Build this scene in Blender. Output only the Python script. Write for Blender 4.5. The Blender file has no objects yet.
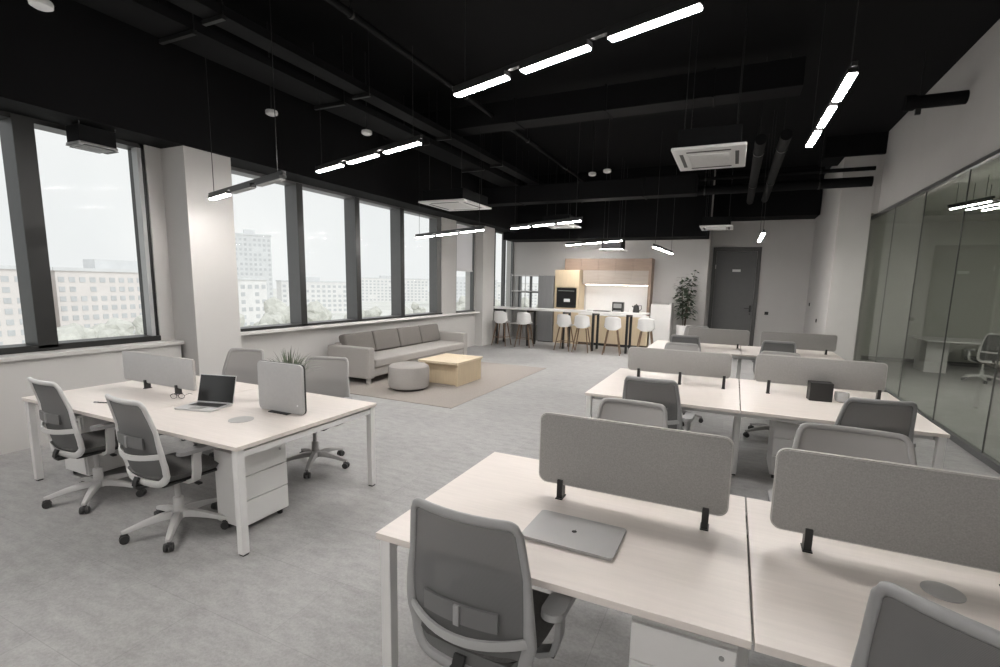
import bpy, bmesh, math, random
from mathutils import Vector, Matrix
PI = math.pi
R = math.radians
scn = bpy.context.scene
col = scn.collection
rnd = random.Random(7)

# ------------------------------------------------------------------ materials
def srgb(r, g, b):
    f = lambda c: (c/12.92 if c <= .04045 else ((c+.055)/1.055)**2.4)
    return (f(r/255), f(g/255), f(b/255), 1)

def mat(name, color, rough=.6, metal=0.0, noise=0.0, nscale=8.0, stretch=(1, 1, 1), bump=0.0, bscale=200.0, spec=.5, emit=None, estr=0.0, alpha=None):
    m = bpy.data.materials.new(name); m.use_nodes = True
    nt = m.node_tree; n = nt.nodes; L = nt.links
    b = n['Principled BSDF']
    b.inputs['Base Color'].default_value = color
    b.inputs['Roughness'].default_value = rough
    b.inputs['Metallic'].default_value = metal
    b.inputs['Specular IOR Level'].default_value = spec
    tc = n.new('ShaderNodeTexCoord')
    if noise > 0:
        mp = n.new('ShaderNodeMapping'); mp.inputs['Scale'].default_value = stretch
        L.new(tc.outputs['Object'], mp.inputs['Vector'])
        nz = n.new('ShaderNodeTexNoise'); nz.inputs['Scale'].default_value = nscale
        nz.inputs['Detail'].default_value = 6; nz.inputs['Roughness'].default_value = .6
        L.new(mp.outputs['Vector'], nz.inputs['Vector'])
        cr = n.new('ShaderNodeValToRGB')
        cr.color_ramp.elements[0].position = .3; cr.color_ramp.elements[1].position = .7
        cr.color_ramp.elements[0].color = tuple(c*(1-noise) for c in color[:3])+(1,)
        cr.color_ramp.elements[1].color = tuple(min(1, c*(1+noise)) for c in color[:3])+(1,)
        L.new(nz.outputs['Fac'], cr.inputs['Fac']); L.new(cr.outputs['Color'], b.inputs['Base Color'])
    if bump > 0:
        nb = n.new('ShaderNodeTexNoise'); nb.inputs['Scale'].default_value = bscale; nb.inputs['Detail'].default_value = 2
        L.new(tc.outputs['Object'], nb.inputs['Vector'])
        bp = n.new('ShaderNodeBump'); bp.inputs['Strength'].default_value = bump; bp.inputs['Distance'].default_value = .002
        L.new(nb.outputs['Fac'], bp.inputs['Height']); L.new(bp.outputs['Normal'], b.inputs['Normal'])
    if emit:
        b.inputs['Emission Color'].default_value = emit; b.inputs['Emission Strength'].default_value = estr
    if alpha is not None:
        b.inputs['Alpha'].default_value = alpha
    return m

def g(v, w=0.0):      # neutral grey (linear) with a little warmth w
    return (v*(1+w), v, v*(1-w), 1)

M = {}
M['wall'] = mat('wall paint', g(.50, .025), .8, noise=.02, nscale=2, bump=.15, bscale=90)
M['wall_white'] = mat('white wall paint', g(.66, .02), .8, noise=.02, nscale=2, bump=.15, bscale=90)
M['black_paint'] = mat('black ceiling paint', (.0040, .0040, .0046, 1), .9, noise=.15, nscale=1.5, bump=.3, bscale=30, spec=.2)
M['black_duct'] = mat('black duct paint', (.0042, .0042, .0048, 1), .7, noise=.1, nscale=4, spec=.15)
M['black_metal'] = mat('black metal', g(.012), .42, noise=.08, nscale=12)
M['black_plastic'] = mat('black plastic', g(.016), .45, noise=.06, nscale=15)
M['frame_dark'] = mat('anthracite window frame', g(.105, -.01), .38, noise=.05, nscale=6)
M['alu'] = mat('grey reveal', g(.42, -.01), .4, noise=.03, nscale=6)
M['white_metal'] = mat('white powder coat', g(.70, .01), .4, noise=.015, nscale=10)
M['white_plastic'] = mat('white plastic', g(.74, .01), .4, noise=.01, nscale=10)
M['desk'] = mat('pale oak laminate', (.68, .625, .585, 1), .42, noise=.045, nscale=3.0, stretch=(1.2, 14, 14))
M['desk_edge'] = mat('pale edge band', (.52, .48, .45, 1), .5, noise=.03, nscale=5)
M['felt'] = mat('grey felt', g(.30, .03), .95, noise=.13, nscale=160, bump=.5, bscale=400, spec=.15)
M['felt_edge'] = mat('felt edge', g(.45, .03), .95, noise=.08, nscale=160, spec=.15)
M['board'] = mat('light grey board', g(.42, .0), .6, noise=.03, nscale=40)
M['chair_frame'] = mat('grey nylon', g(.30, .0), .45, noise=.03, nscale=12)
M['pad_light'] = mat('mid grey nylon', g(.38), .5, noise=.03, nscale=12)
M['pad_dark'] = mat('dark lumbar plastic', g(.14), .5, noise=.03, nscale=12)
M['chair_frame_daylit'] = mat('daylit grey nylon', g(.56, .01), .45, noise=.03, nscale=12)  # lighter copy of the frame colour, daylight put into it
M['chair_frame_lit'] = mat('lit grey nylon', g(.34, .02), .6, noise=.03, nscale=12)  # frame tone raised to match the lit-toned mesh backs
M['seat'] = mat('charcoal seat fabric', g(.085, .02), .95, noise=.15, nscale=120, bump=.4, bscale=300, spec=.15)
M['seat_grey'] = mat('mid grey seat fabric', g(.14, .02), .95, noise=.15, nscale=120, bump=.4, bscale=300, spec=.15)
M['pad'] = mat('grey arm pad', g(.28, .0), .6, noise=.03, nscale=20)
M['rubber'] = mat('dark caster', g(.035), .5, noise=.05, nscale=20)
M['steel'] = mat('grey steel', g(.35), .35, metal=.5, noise=.03, nscale=10)
M['laptop'] = mat('laptop aluminium', g(.40, .0), .38, metal=.75, noise=.02, nscale=10)
M['laptop_light'] = mat('laptop silver', g(.62, .0), .4, metal=.4, noise=.02, nscale=10)
M['screen'] = mat('dark screen', g(.022), .12, noise=.02, nscale=3)
M['keys'] = mat('black keys', g(.03), .5, noise=.05, nscale=60)
M['sofa'] = mat('warm grey upholstery', g(.35, .05), .95, noise=.06, nscale=90, bump=.4, bscale=250, spec=.15)
M['sofa_dark'] = mat('taupe cushion fabric', g(.16, .07), .95, noise=.08, nscale=90, bump=.4, bscale=250, spec=.15)
M['oak'] = mat('light plywood', (.68, .57, .42, 1), .5, noise=.06, nscale=3, stretch=(1, 10, 10))
M['oak_v'] = mat('light oak veneer', (.60, .49, .34, 1), .5, noise=.06, nscale=3, stretch=(10, 10, 1))
M['walnut'] = mat('brown wood veneer', (.27, .195, .15, 1), .5, noise=.12, nscale=2.5, stretch=(1, 10, 12))
M['taupe_wood'] = mat('taupe wood veneer', (.36, .31, .27, 1), .5, noise=.08, nscale=2.5, stretch=(1, 10, 12))
M['stool_leg'] = mat('dark wood stool leg', (.16, .10, .06, 1), .5, noise=.1, nscale=12)
M['stone'] = mat('white worktop', g(.72, .01), .3, noise=.02, nscale=20)
M['oven'] = mat('black oven glass', g(.010), .15, noise=.02, nscale=5)
M['fridge'] = mat('brushed steel', g(.33, -.01), .35, metal=.6, noise=.05, nscale=4, stretch=(8, 8, .4))
M['door'] = mat('dark grey door', g(.115, .0), .6, noise=.03, nscale=8)
M['door_frame'] = mat('darker grey door frame', g(.075, .02), .55, noise=.03, nscale=8)
M['leaf'] = mat('dark leaf', (.045, .065, .04, 1), .55, noise=.35, nscale=9)
M['leaf2'] = mat('grass leaf', (.11, .135, .09, 1), .6, noise=.3, nscale=12)
M['bark'] = mat('brown stem', (.10, .075, .055, 1), .8, noise=.2, nscale=30)
M['soil'] = mat('soil', (.03, .024, .02, 1), .95, noise=.3, nscale=60)
M['pot'] = mat('white ceramic pot', g(.68, .02), .45, noise=.02, nscale=9)
M['lamp'] = mat('lit diffuser', g(.8), .5, noise=.01, nscale=9, emit=(1, .965, .93, 1), estr=192)
M['lamp_side'] = mat('lit side diffuser', g(.8), .5, noise=.01, nscale=9, emit=(1, .965, .93, 1), estr=115)
M['led'] = mat('under cabinet led', g(.8), .5, noise=.01, nscale=9, emit=(1, .93, .84, 1), estr=10)
M['blind'] = mat('pale fabric blind', g(.62, .02), .9, noise=.03, nscale=20)
n_ = M['blind'].node_tree.nodes; b_ = n_['Principled BSDF']; tr_ = n_.new('ShaderNodeBsdfTranslucent'); tr_.inputs['Color'].default_value = (.85, .83, .84, 1)
mx_ = n_.new('ShaderNodeMixShader'); mx_.inputs['Fac'].default_value = .7
M['blind'].node_tree.links.new(b_.outputs[0], mx_.inputs[1]); M['blind'].node_tree.links.new(tr_.outputs[0], mx_.inputs[2])
M['blind'].node_tree.links.new(mx_.outputs[0], n_['Material Output'].inputs['Surface'])
M['logo'] = mat('dark emblem', g(.05), .25, noise=.02, nscale=20)
M['grommet'] = mat('grey cable cover', g(.42, .02), .5, noise=.03, nscale=20)
M['sign'] = mat('white door plaque', g(.75), .4, noise=.01, nscale=20)
M['meeting_wall'] = mat('meeting room paint', (.54, .545, .51, 1), .85, noise=.03, nscale=2)
M['bld_a'] = mat('far hazed render', g(.80, .01), .9, noise=.05, nscale=.3)  # outdoor colours paled toward white to stand in for haze
M['bld_glass'] = mat('far hazed window glass', g(.60, -.02), .4, noise=.1, nscale=.5)
M['bld_brick'] = mat('far hazed brick', (.77, .73, .71, 1), .9, noise=.04, nscale=.3)
M['bld_grey'] = mat('far hazed grey render', g(.72, -.01), .9, noise=.05, nscale=.3)
M['tree'] = mat('far hazed foliage', (.62, .62, .575, 1), .95, noise=.16, nscale=.8)  # foliage, trunk and ground carry the same haze in their colour
M['trunk'] = mat('far hazed trunk', (.33, .30, .27, 1), .95, noise=.1, nscale=2)
M['ground_out'] = mat('far hazed ground', (.72, .72, .69, 1), .95, noise=.12, nscale=.08)

# carpet floor: tiles with a cloudy pile
def carpet(name, base, tile=.5):
    m = mat(name, base, .62, spec=.35)
    nt = m.node_tree; n = nt.nodes; L = nt.links; b = n['Principled BSDF']
    tc = n['Texture Coordinate']
    def noise(scale, detail=5, stretch=(1, 1, 1), rough=.6):
        mp = n.new('ShaderNodeMapping'); mp.inputs['Scale'].default_value = stretch
        L.new(tc.outputs['Object'], mp.inputs['Vector'])
        z = n.new('ShaderNodeTexNoise'); z.inputs['Scale'].default_value = scale; z.inputs['Detail'].default_value = detail
        z.inputs['Roughness'].default_value = rough
        L.new(mp.outputs['Vector'], z.inputs['Vector']); return z.outputs['Fac']
    def math_(op, a, c):
        q = n.new('ShaderNodeMath'); q.operation = op
        for i, v in enumerate((a, c)):
            if isinstance(v, (int, float)): q.inputs[i].default_value = v
            else: L.new(v, q.inputs[i])
        return q.outputs[0]
    a = math_('MULTIPLY', math_('SUBTRACT', noise(1.1, 4), .5), .34)
    c = math_('MULTIPLY', math_('SUBTRACT', noise(7, 6, (1, 2.2, 1)), .5), .62)
    d = math_('MULTIPLY', math_('SUBTRACT', noise(55, 3, (1, 1, 1), .7), .5), .55)
    s = math_('ADD', math_('ADD', a, c), d)
    bk = n.new('ShaderNodeTexBrick'); L.new(tc.outputs['Object'], bk.inputs['Vector'])
    bk.inputs['Scale'].default_value = 1; bk.inputs['Brick Width'].default_value = 1.0; bk.inputs['Row Height'].default_value = .5
    bk.inputs['Mortar Size'].default_value = .002; bk.inputs['Color1'].default_value = (.97, .97, .97, 1)
    bk.inputs['Color2'].default_value = (1.03, 1.03, 1.03, 1); bk.inputs['Mortar'].default_value = (.84, .84, .84, 1)
    mx = n.new('ShaderNodeMix'); mx.data_type = 'RGBA'; mx.blend_type = 'MULTIPLY'; mx.inputs['Factor'].default_value = 1
    mx.inputs['A'].default_value = base; L.new(bk.outputs['Color'], mx.inputs['B'])
    sc_ = n.new('ShaderNodeVectorMath'); sc_.operation = 'SCALE'
    L.new(mx.outputs['Result'], sc_.inputs[0]); L.new(math_('ADD', s, 1.0), sc_.inputs['Scale'])
    L.new(sc_.outputs[0], b.inputs['Base Color'])
    bp = n.new('ShaderNodeBump'); bp.inputs['Strength'].default_value = .35; bp.inputs['Distance'].default_value = .004
    L.new(noise(130, 2), bp.inputs['Height']); L.new(bp.outputs['Normal'], b.inputs['Normal'])
    return m
M['carpet'] = carpet('grey carpet tile', g(.325, .012))
M['rug'] = mat('beige grey rug', (.34, .31, .285, 1), .95, noise=.08, nscale=60, stretch=(1, 1, 1), bump=.5, bscale=200, spec=.1)

def glass_mat(name, tint, refl):
    m = bpy.data.materials.new(name); m.use_nodes = True
    nt = m.node_tree; n = nt.nodes; L = nt.links; n.clear()
    o = n.new('ShaderNodeOutputMaterial'); mx = n.new('ShaderNodeMixShader')
    t = n.new('ShaderNodeBsdfTransparent'); t.inputs['Color'].default_value = tint
    gl = n.new('ShaderNodeBsdfGlossy'); gl.inputs['Roughness'].default_value = 0.02; gl.inputs['Color'].default_value = (.9, .92, .9, 1)
    lw = n.new('ShaderNodeLayerWeight'); lw.inputs['Blend'].default_value = .5
    pw = n.new('ShaderNodeMath'); pw.operation = 'POWER'; pw.inputs[1].default_value = 4.5; L.new(lw.outputs['Facing'], pw.inputs[0])
    ma = n.new('ShaderNodeMath'); ma.operation = 'MULTIPLY_ADD'; ma.inputs[1].default_value = refl; ma.inputs[2].default_value = refl*.04; L.new(pw.outputs[0], ma.inputs[0])
    L.new(ma.outputs[0], mx.inputs['Fac']); L.new(t.outputs[0], mx.inputs[1]); L.new(gl.outputs[0], mx.inputs[2])
    L.new(mx.outputs[0], o.inputs['Surface'])
    return m
M['glass'] = glass_mat('window glass', (.98, .99, .985, 1), .04)
M['glass_int'] = glass_mat('partition glass', (.84, .855, .825, 1), .6)

def mesh_mat(name, colr, hole):
    # woven chair mesh: threads with open cells
    m = bpy.data.materials.new(name); m.use_nodes = True
    nt = m.node_tree; n = nt.nodes; L = nt.links
    b = n['Principled BSDF']; b.inputs['Roughness'].default_value = .8; b.inputs['Specular IOR Level'].default_value = .25
    tc = n.new('ShaderNodeTexCoord')
    w = n.new('ShaderNodeTexWave'); w.bands_direction = 'Z'; w.inputs['Scale'].default_value = 75
    w.inputs['Distortion'].default_value = .6; w.inputs['Detail'].default_value = 1
    L.new(tc.outputs['Object'], w.inputs['Vector'])
    cr = n.new('ShaderNodeValToRGB')
    cr.color_ramp.elements[0].color = tuple(c*(.82 if hole > .1 else .97) for c in colr[:3])+(1,)
    cr.color_ramp.elements[1].color = tuple(c*(1.15 if hole > .1 else 1.03) for c in colr[:3])+(1,)
    L.new(w.outputs['Fac'], cr.inputs['Fac']); L.new(cr.outputs['Color'], b.inputs['Base Color'])
    b.inputs['Alpha'].default_value = 1-hole
    return m
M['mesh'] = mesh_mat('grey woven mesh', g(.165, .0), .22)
M['mesh_lit'] = mesh_mat('lit grey woven mesh', g(.36, .03), .04)  # same mesh seen from its lit front, light put into the colour

# ------------------------------------------------------------------ mesh helpers
def NB(): return bmesh.new()

def bx(bm, x0, x1, y0, y1, z0, z1, bev=0.0, seg=2, mtx=None):
    r = bmesh.ops.create_cube(bm, size=1)
    vs = r['verts']
    S = Matrix.Translation(((x0+x1)/2, (y0+y1)/2, (z0+z1)/2)) @ Matrix.Diagonal((abs(x1-x0), abs(y1-y0), abs(z1-z0), 1))
    bmesh.ops.transform(bm, matrix=S, verts=vs)
    if bev > 0:
        es = list({e for v in vs for e in v.link_edges})
        rr = bmesh.ops.bevel(bm, geom=vs+es, offset=bev, segments=seg, profile=.5, affect='EDGES')
        vs = list({v for f in rr['faces'] for v in f.verts} | {v for v in vs if v.is_valid})
    if mtx is not None: bmesh.ops.transform(bm, matrix=mtx, verts=[v for v in vs if v.is_valid])
    return vs

def cyl(bm, p0, p1, r0, r1=None, seg=16):
    p0, p1 = Vector(p0), Vector(p1); r1 = r0 if r1 is None else r1
    d = p1-p0; q = d.to_track_quat('Z', 'Y').to_matrix().to_4x4()
    r = bmesh.ops.create_cone(bm, cap_ends=True, segments=seg, radius1=r0, radius2=r1, depth=d.length)
    bmesh.ops.transform(bm, matrix=Matrix.Translation((p0+p1)/2) @ q, verts=r['verts'])

def sweep(bm, pts, sect, closed=False, upv=None):
    """sweep a closed section (list of (a,b)) along pts; a along side, b along upv-ish"""
    n = len(pts); rings = []
    P = [Vector(p) for p in pts]
    for i in range(n):
        if closed: t = (P[(i+1) % n]-P[i-1]).normalized()
        else: t = (P[min(i+1, n-1)]-P[max(i-1, 0)]).normalized()
        u = Vector(upv(i) if callable(upv) else (upv or (0, 0, 1)))
        s = t.cross(u)
        if s.length < 1e-5: s = t.cross(Vector((1, 0, 0)))
        s.normalize(); u2 = s.cross(t).normalized()
        sc_ = sect(i) if callable(sect) else sect
        rings.append([bm.verts.new(P[i]+s*a+u2*b) for a, b in sc_])
    k = len(rings[0])
    for i in range(n if closed else n-1):
        A, B = rings[i], rings[(i+1) % n]
        for j in range(k): bm.faces.new((A[j], A[(j+1) % k], B[(j+1) % k], B[j]))
    if not closed:
        bm.faces.new(rings[0][::-1]); bm.faces.new(rings[-1])

def circ(r, k=8, ry=None): return [(r*math.cos(2*PI*i/k), (ry or r)*math.sin(2*PI*i/k)) for i in range(k)]

def lathe(bm, prof, seg=24, c=(0, 0, 0)):
    rings = []
    for r, z in prof:
        rings.append([bm.verts.new((c[0]+r*math.cos(2*PI*i/seg), c[1]+r*math.sin(2*PI*i/seg), c[2]+z)) for i in range(seg)])
    for A, B in zip(rings, rings[1:]):
        for j in range(seg): bm.faces.new((A[j], A[(j+1) % seg], B[(j+1) % seg], B[j]))
    bm.faces.new(rings[0][::-1]); bm.faces.new(rings[-1])

def rrect(w, h, r, k=6):
    pts = []
    for cx, cy, a0 in ((w/2-r, h/2-r, 0), (-w/2+r, h/2-r, 90), (-w/2+r, -h/2+r, 180), (w/2-r, -h/2+r, 270)):
        for i in range(k+1):
            a = R(a0+90*i/k); pts.append((cx+r*math.cos(a), cy+r*math.sin(a)))
    return pts

def slab(bm, outline, t, mtx=None, bev=0.0):
    """outline in XZ-plane, thickness t along Y (centred)"""
    f = [bm.verts.new((x, -t/2, z)) for x, z in outline]; b = [bm.verts.new((x, t/2, z)) for x, z in outline]
    k = len(f)
    faces = [bm.faces.new(f), bm.faces.new(b[::-1])]
    for i in range(k): bm.faces.new((f[(i+1) % k], f[i], b[i], b[(i+1) % k]))
    vs = f+b
    if bev > 0:
        es = list({e for fc in faces for e in fc.edges})
        rr = bmesh.ops.bevel(bm, geom=es, offset=bev, segments=2, profile=.5, affect='EDGES')
        vs = [v for v in bm.verts if v.is_valid] if mtx is None else list(set([v for v in vs if v.is_valid]) | {v for fc in rr['faces'] for v in fc.verts})
    if mtx is not None: bmesh.ops.transform(bm, matrix=mtx, verts=vs)

def obj(name, bm, m, parent=None, smooth=False, loc=None, rz=0):
    bmesh.ops.recalc_face_normals(bm, faces=bm.faces)
    me = bpy.data.meshes.new(name); bm.to_mesh(me); bm.free()
    me.materials.append(M[m] if isinstance(m, str) else m)
    if smooth:
        for p in me.polygons: p.use_smooth = True
        me.set_sharp_from_angle(angle=R(smooth if smooth is not True else 40))
    o = bpy.data.objects.new(name, me); col.objects.link(o)
    if parent: o.parent = parent
    if loc: o.location = loc
    if rz: o.rotation_euler.z = rz
    return o

def thing(name, label, cat, loc=(0, 0, 0), rz=0, group=None):
    o = bpy.data.objects.new(name, None); col.objects.link(o); o.empty_display_size = .1
    o.location = loc; o.rotation_euler = (0, 0, rz)
    return tag(o, label, cat, group)

def tag(o, label, cat, group=None, kind=None):
    o['label'] = label; o['category'] = cat
    if group: o['group'] = group
    if kind: o['kind'] = kind
    return o

def struct(name, bm, m, parent=None, smooth=False):
    o = obj(name, bm, m, parent, smooth)
    if not parent: o['kind'] = 'structure'
    return o

def sbox(name, x0, x1, y0, y1, z0, z1, m, parent=None, bev=0):
    bm = NB(); bx(bm, x0, x1, y0, y1, z0, z1, bev); return struct(name, bm, m, parent)

def pbox(name, x0, x1, y0, y1, z0, z1, m, parent, bev=.002, seg=2):
    bm = NB(); bx(bm, x0, x1, y0, y1, z0, z1, bev, seg); return obj(name, bm, m, parent)

def copy_tree(o, parent=None):
    c = o.copy(); col.objects.link(c); c.parent = parent
    for ch in list(o.children): copy_tree(ch, c)
    return c

def dup(root, loc, rz, label, group=None):
    c = copy_tree(root); c.location = loc; c.scale = (1, 1, 1); c.rotation_euler = (0, 0, rz); c['label'] = label
    if group: c['group'] = group
    return c

# ------------------------------------------------------------------ room shell
XW, XG = -6.65, 2.57          # window wall, glass wall
YF, YK, YD = -4.0, 14.75, 15.9  # wall behind, kitchen wall, door wall
ZC, ZS, ZT = 4.97, .97, 3.35  # ceiling, sill, window head
bm = NB(); bx(bm, XW-.3, 8.6, YF-.2, 17.0, -.12, 0); struct('floor', bm, 'carpet')
bm = NB(); bx(bm, XW-.3, XG+.25, YF-.2, 17.0, ZC, ZC+.15); struct('ceiling', bm, 'black_paint')

# window wall
YC0, YC1 = 3.92, 4.53       # first column
bm = NB()
bx(bm, XW-.3, XW, YF, YK, 0, ZS)                         # parapet
for a, b in ((YF, -3.7), (3.74, 4.6), (10.36, 11.04), (12.05, 12.86)):
    bx(bm, XW-.3, XW, a, b, ZS, ZT)
struct('wall_left', bm, 'wall')
bm = NB(); bx(bm, XW-.3, -6.17, YF, YK, ZT, ZC); struct('trim_1', bm, 'black_paint')    # black band above the windows

# columns on the window wall
bm = NB(); bx(bm, XW-.05, -6.2, YC0, YC1, 0, ZT-.002, .004); struct('wall_column', bm, 'wall')
bm = NB(); bx(bm, XW-.05, -6.42, 12.1, 12.8, 0, ZT-.002, .004); struct('wall_column_far', bm, 'wall')
# sill ledges
bm = NB(); bx(bm, XW-.02, -6.40, -3.6, 3.885, ZS-.055, ZS-.012, .006); bx(bm, XW-.02, -6.44, -3.6, 3.86, .0, ZS-.055); struct('trim_3', bm, 'wall')
bm = NB(); bx(bm, XW-.25, -6.50, YC1, 12.1, ZS-.03, ZS+.012, .005); struct('trim_4', bm, 'wall_white')
# black fins / deep frames
def win(n, y0, y1, mulls=(), frm='frame_dark', dep=.26):
    bm = NB(); d0, d1 = XW-dep, XW-.02
    bx(bm, d0, d1, y0, y0+.05, ZS, ZT); bx(bm, d0, d1, y1-.05, y1, ZS, ZT)
    bx(bm, d0, d1+.03, y0, y1, ZS-.01, ZS+.055); bx(bm, d0, d1, y0, y1, ZT-.05, ZT)
    for a, b in mulls: bx(bm, d0, d1+.03, a, b, ZS+.055, ZT-.05, .004)
    w = struct('window_%d' % n, bm, frm)
    if mulls:
        bm = NB()
        for a, b in mulls: bx(bm, d1+.03, d1+.036, a, b, ZS+.02, ZT-.02)
        bx(bm, d1+.03, d1+.036, y0, y1, ZS-.008, ZS+.05)
        obj('frame_unlit_side', bm, 'black_metal', w)  # keeps room side black; daylight on the fin sides is in the grey
    bm = NB(); bx(bm, XW-dep+.04, XW-dep+.055, y0+.03, y1-.03, ZS+.03, ZT-.03)
    p = obj('pane', bm, 'glass', w)
    return w
win(1, -3.7, 3.74, ((-1.1, -.95), (1.05, 1.19), (2.53, 2.70)), 'black_metal')
win(2, 4.6, 10.36, ((5.98, 6.10), (7.33, 7.45), (8.70, 8.83)))
win(3, 11.04, 12.05, dep=.12)
win(4, 12.86, 14.72, ((13.0, 13.30), (13.95, 14.02)), dep=.10)
# light grey metal jambs
bm = NB(); bx(bm, XW-.12, XW-.015, 3.655, 3.70, ZS+.05, ZT-.05); struct('trim_5', bm, 'alu')
bm = NB(); bx(bm, XW-.24, XW-.015, 10.16, 10.31, ZS+.05, ZT-.05); struct('trim_6', bm, 'frame_dark')
# blind in the small window
t = thing('roller_blind', 'pale roller blind drawn down in the narrow window beside the far column', 'blind', (XW-.045, 11.54, 0))
bm = NB(); bx(bm, -.004, .004, -.43, .43, 2.12, 3.28); obj('blind_fabric', bm, 'blind', t)
bm = NB(); bx(bm, -.012, .012, -.44, .44, 2.08, 2.12, .004); obj('bottom_rail', bm, 'white_metal', t)

# glass wall side: solid band above, parts before and after the glass
GY0, GY1, GZ = .6, 13.6, 3.39
bm = NB()
bx(bm, XG, XG+.25, YF, 17.0, GZ, ZC)
bx(bm, XG, XG+.25, YF, GY0, 0, GZ); bx(bm, XG, XG+.25, GY1, 17.0, 0, GZ)
struct('wall_right', bm, 'wall')
bm = NB(); bx(bm, 1.88, 2.46, 12.5, YD+.2, 0, 4.72, .005); bx(bm, 2.40, XG, 13.62, YD+.2, 0, ZC-.01); bx(bm, 2.42, XG+.002, 12.52, 13.62, GZ, 4.60); struct('wall_pier', bm, 'wall')
bm = NB(); bx(bm, 1.5, XG-.002, 12.42, 13.3, 4.55, ZC-.002, .005); struct('trim_9', bm, 'black_paint')
# glass partition
w = struct('window_5', (lambda b: (bx(b, XG-.01, XG+.06, GY0, GY1, 0, .07), bx(b, XG-.01, XG+.06, GY0, GY1, GZ-.05, GZ),
     bx(b, XG-.01, XG+.06, GY0, GY0+.05, .07, GZ-.05), bx(b, XG-.01, XG+.06, GY1-.05, GY1, .07, GZ-.05), b)[-1])(NB()), 'frame_dark')
seams = [GY0+.05, 2.2, 3.75, 5.3, 6.75, 8.2, 9.75, 11.35, GY1-.05]
for a, b in zip(seams, seams[1:]):
    bm = NB(); bx(bm, XG+.02, XG+.032, a+.004, b-.004, .06, GZ-.04); obj('pane', bm, 'glass_int', w)
    bm = NB(); bx(bm, XG+.018, XG+.034, b-.0025, b+.0025, .07, GZ-.05); obj('joint', bm, 'frame_dark', w)
# far walls
bm = NB(); WX0, WX1 = -6.50, -5.62
bx(bm, XW-.3, WX0, YK, YK+.3, 0, ZC); bx(bm, WX1, -.72, YK, YK+.3, 0, ZC); bx(bm, WX0, WX1, YK, YK+.3, 0, ZS); bx(bm, WX0, WX1, YK, YK+.3, 2.03, ZC)
bx(bm, -1.0, -.72, YK+.3, YD+.25, 0, ZC)
struct('wall_back', bm, 'wall')
bm = NB(); bx(bm, -.75, 1.90, YD, YD+.25, 0, ZC); struct('wall_back_door', bm, 'wall')
bm = NB(); bx(bm, -.75, 1.855, YD-.9, YD-.02, 3.72, ZC-.01); struct('trim_7', bm, 'black_paint')
bm = NB(); bx(bm, XW, -.75, YK-.9, YK-.002, 3.12, ZC-.01); struct('trim_8', bm, 'black_paint')
bm = NB(); bx(bm, XW-.3, XG+.2, YF-.2, YF, 0, ZC); struct('wall_front', bm, 'wall')
bm = NB(); bx(bm, WX0, WX1, YK, YK+.1, 1.5, 1.56)
for q in (WX0, (WX0+WX1)/2-.03, WX1-.05): bx(bm, q, q+.05, YK, YK+.1, ZS, 2.03)
w6 = struct('window_6', bm, 'frame_dark')
bm = NB(); bx(bm, WX0+.02, WX1-.02, YK+.05, YK+.06, ZS+.01, 2.02); obj('pane', bm, 'glass', w6)
# baseboards
sbox('baseboard_left', XW, XW+.015, 3.9, 12.1, 0, .07, 'wall')
sbox('baseboard_back', -1.55, -.72, YK-.015, YK, 0, .08, 'wall')
# meeting room shell
bm = NB(); bx(bm, 8.4, 8.6, .4, 15.6, 0, 3.5); struct('wall_meeting_right', bm, 'meeting_wall')
bm = NB(); bx(bm, XG+.25, 8.6, 15.4, 15.6, 0, 3.5); struct('wall_meeting_back', bm, 'meeting_wall')
bm = NB(); bx(bm, XG+.25, 8.6, .4, .6, 0, 3.5); struct('wall_meeting_front', bm, 'meeting_wall')
bm = NB(); bx(bm, XG+.25, 8.6, .4, 15.6, 3.5, 3.6); struct('ceiling_meeting', bm, 'meeting_wall')
sbox('baseboard_meeting', XG+.25, 8.4, 15.38, 15.4, 0, .1, 'frame_dark')

# door
d = struct('door_1', (lambda b: (bx(b, -.66, -.56, YD-.05, YD+.02, 0, 2.98, .004), bx(b, .53, .63, YD-.05, YD+.02, 0, 2.98, .004),
       bx(b, -.56, .53, YD-.05, YD+.02, 2.86, 2.98, .004), b)[-1])(NB()), 'door_frame')
pbox('door_leaf', -.555, .525, YD-.035, YD+.01, .01, 2.855, 'door', d, .003)
bm = NB(); bx(bm, .43, .48, YD-.05, YD-.035, 1.10, 1.30, .004); cyl(bm, (.455, YD-.04, 1.21), (.455, YD-.09, 1.21), .012); cyl(bm, (.46, YD-.09, 1.21), (.30, YD-.09, 1.21), .011)
cyl(bm, (.455, YD-.035, 1.05), (.455, YD-.06, 1.05), .02)
obj('door_handle', bm, 'black_metal', d, True)
pbox('door_plaque', -.10, .12, YD-.042, YD-.035, 2.27, 2.34, 'sign', d, .001)
for z in (.35, 2.35): pbox('hinge', -.575, -.55, YD-.058, YD-.045, z, z+.12, 'white_metal', d, .001)
# switches
def switch(loc, rz, label, m='black_plastic', n='wall_switch'):
    t = thing(n, label, 'switch', loc, rz)
    pbox('cover_plate', -.05, .05, -.012, 0, -.045, .045, m, t, .003)
    pbox('rocker', -.03, .03, -.017, -.011, -.03, .03, m, t, .002)
switch((.90, YD, 1.09), 0, 'black wall switch on the grey wall just right of the dark door')
switch((1.88, 13.85, 1.05), R(-90), 'lower dark switch on the bright side of the wall pier')
switch((1.88, 15.3, 1.40), R(-90), 'upper dark switch deep on the bright side of the wall pier')
for y, zz in ((2.2, .62), (2.45, .60)):
    pass

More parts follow.
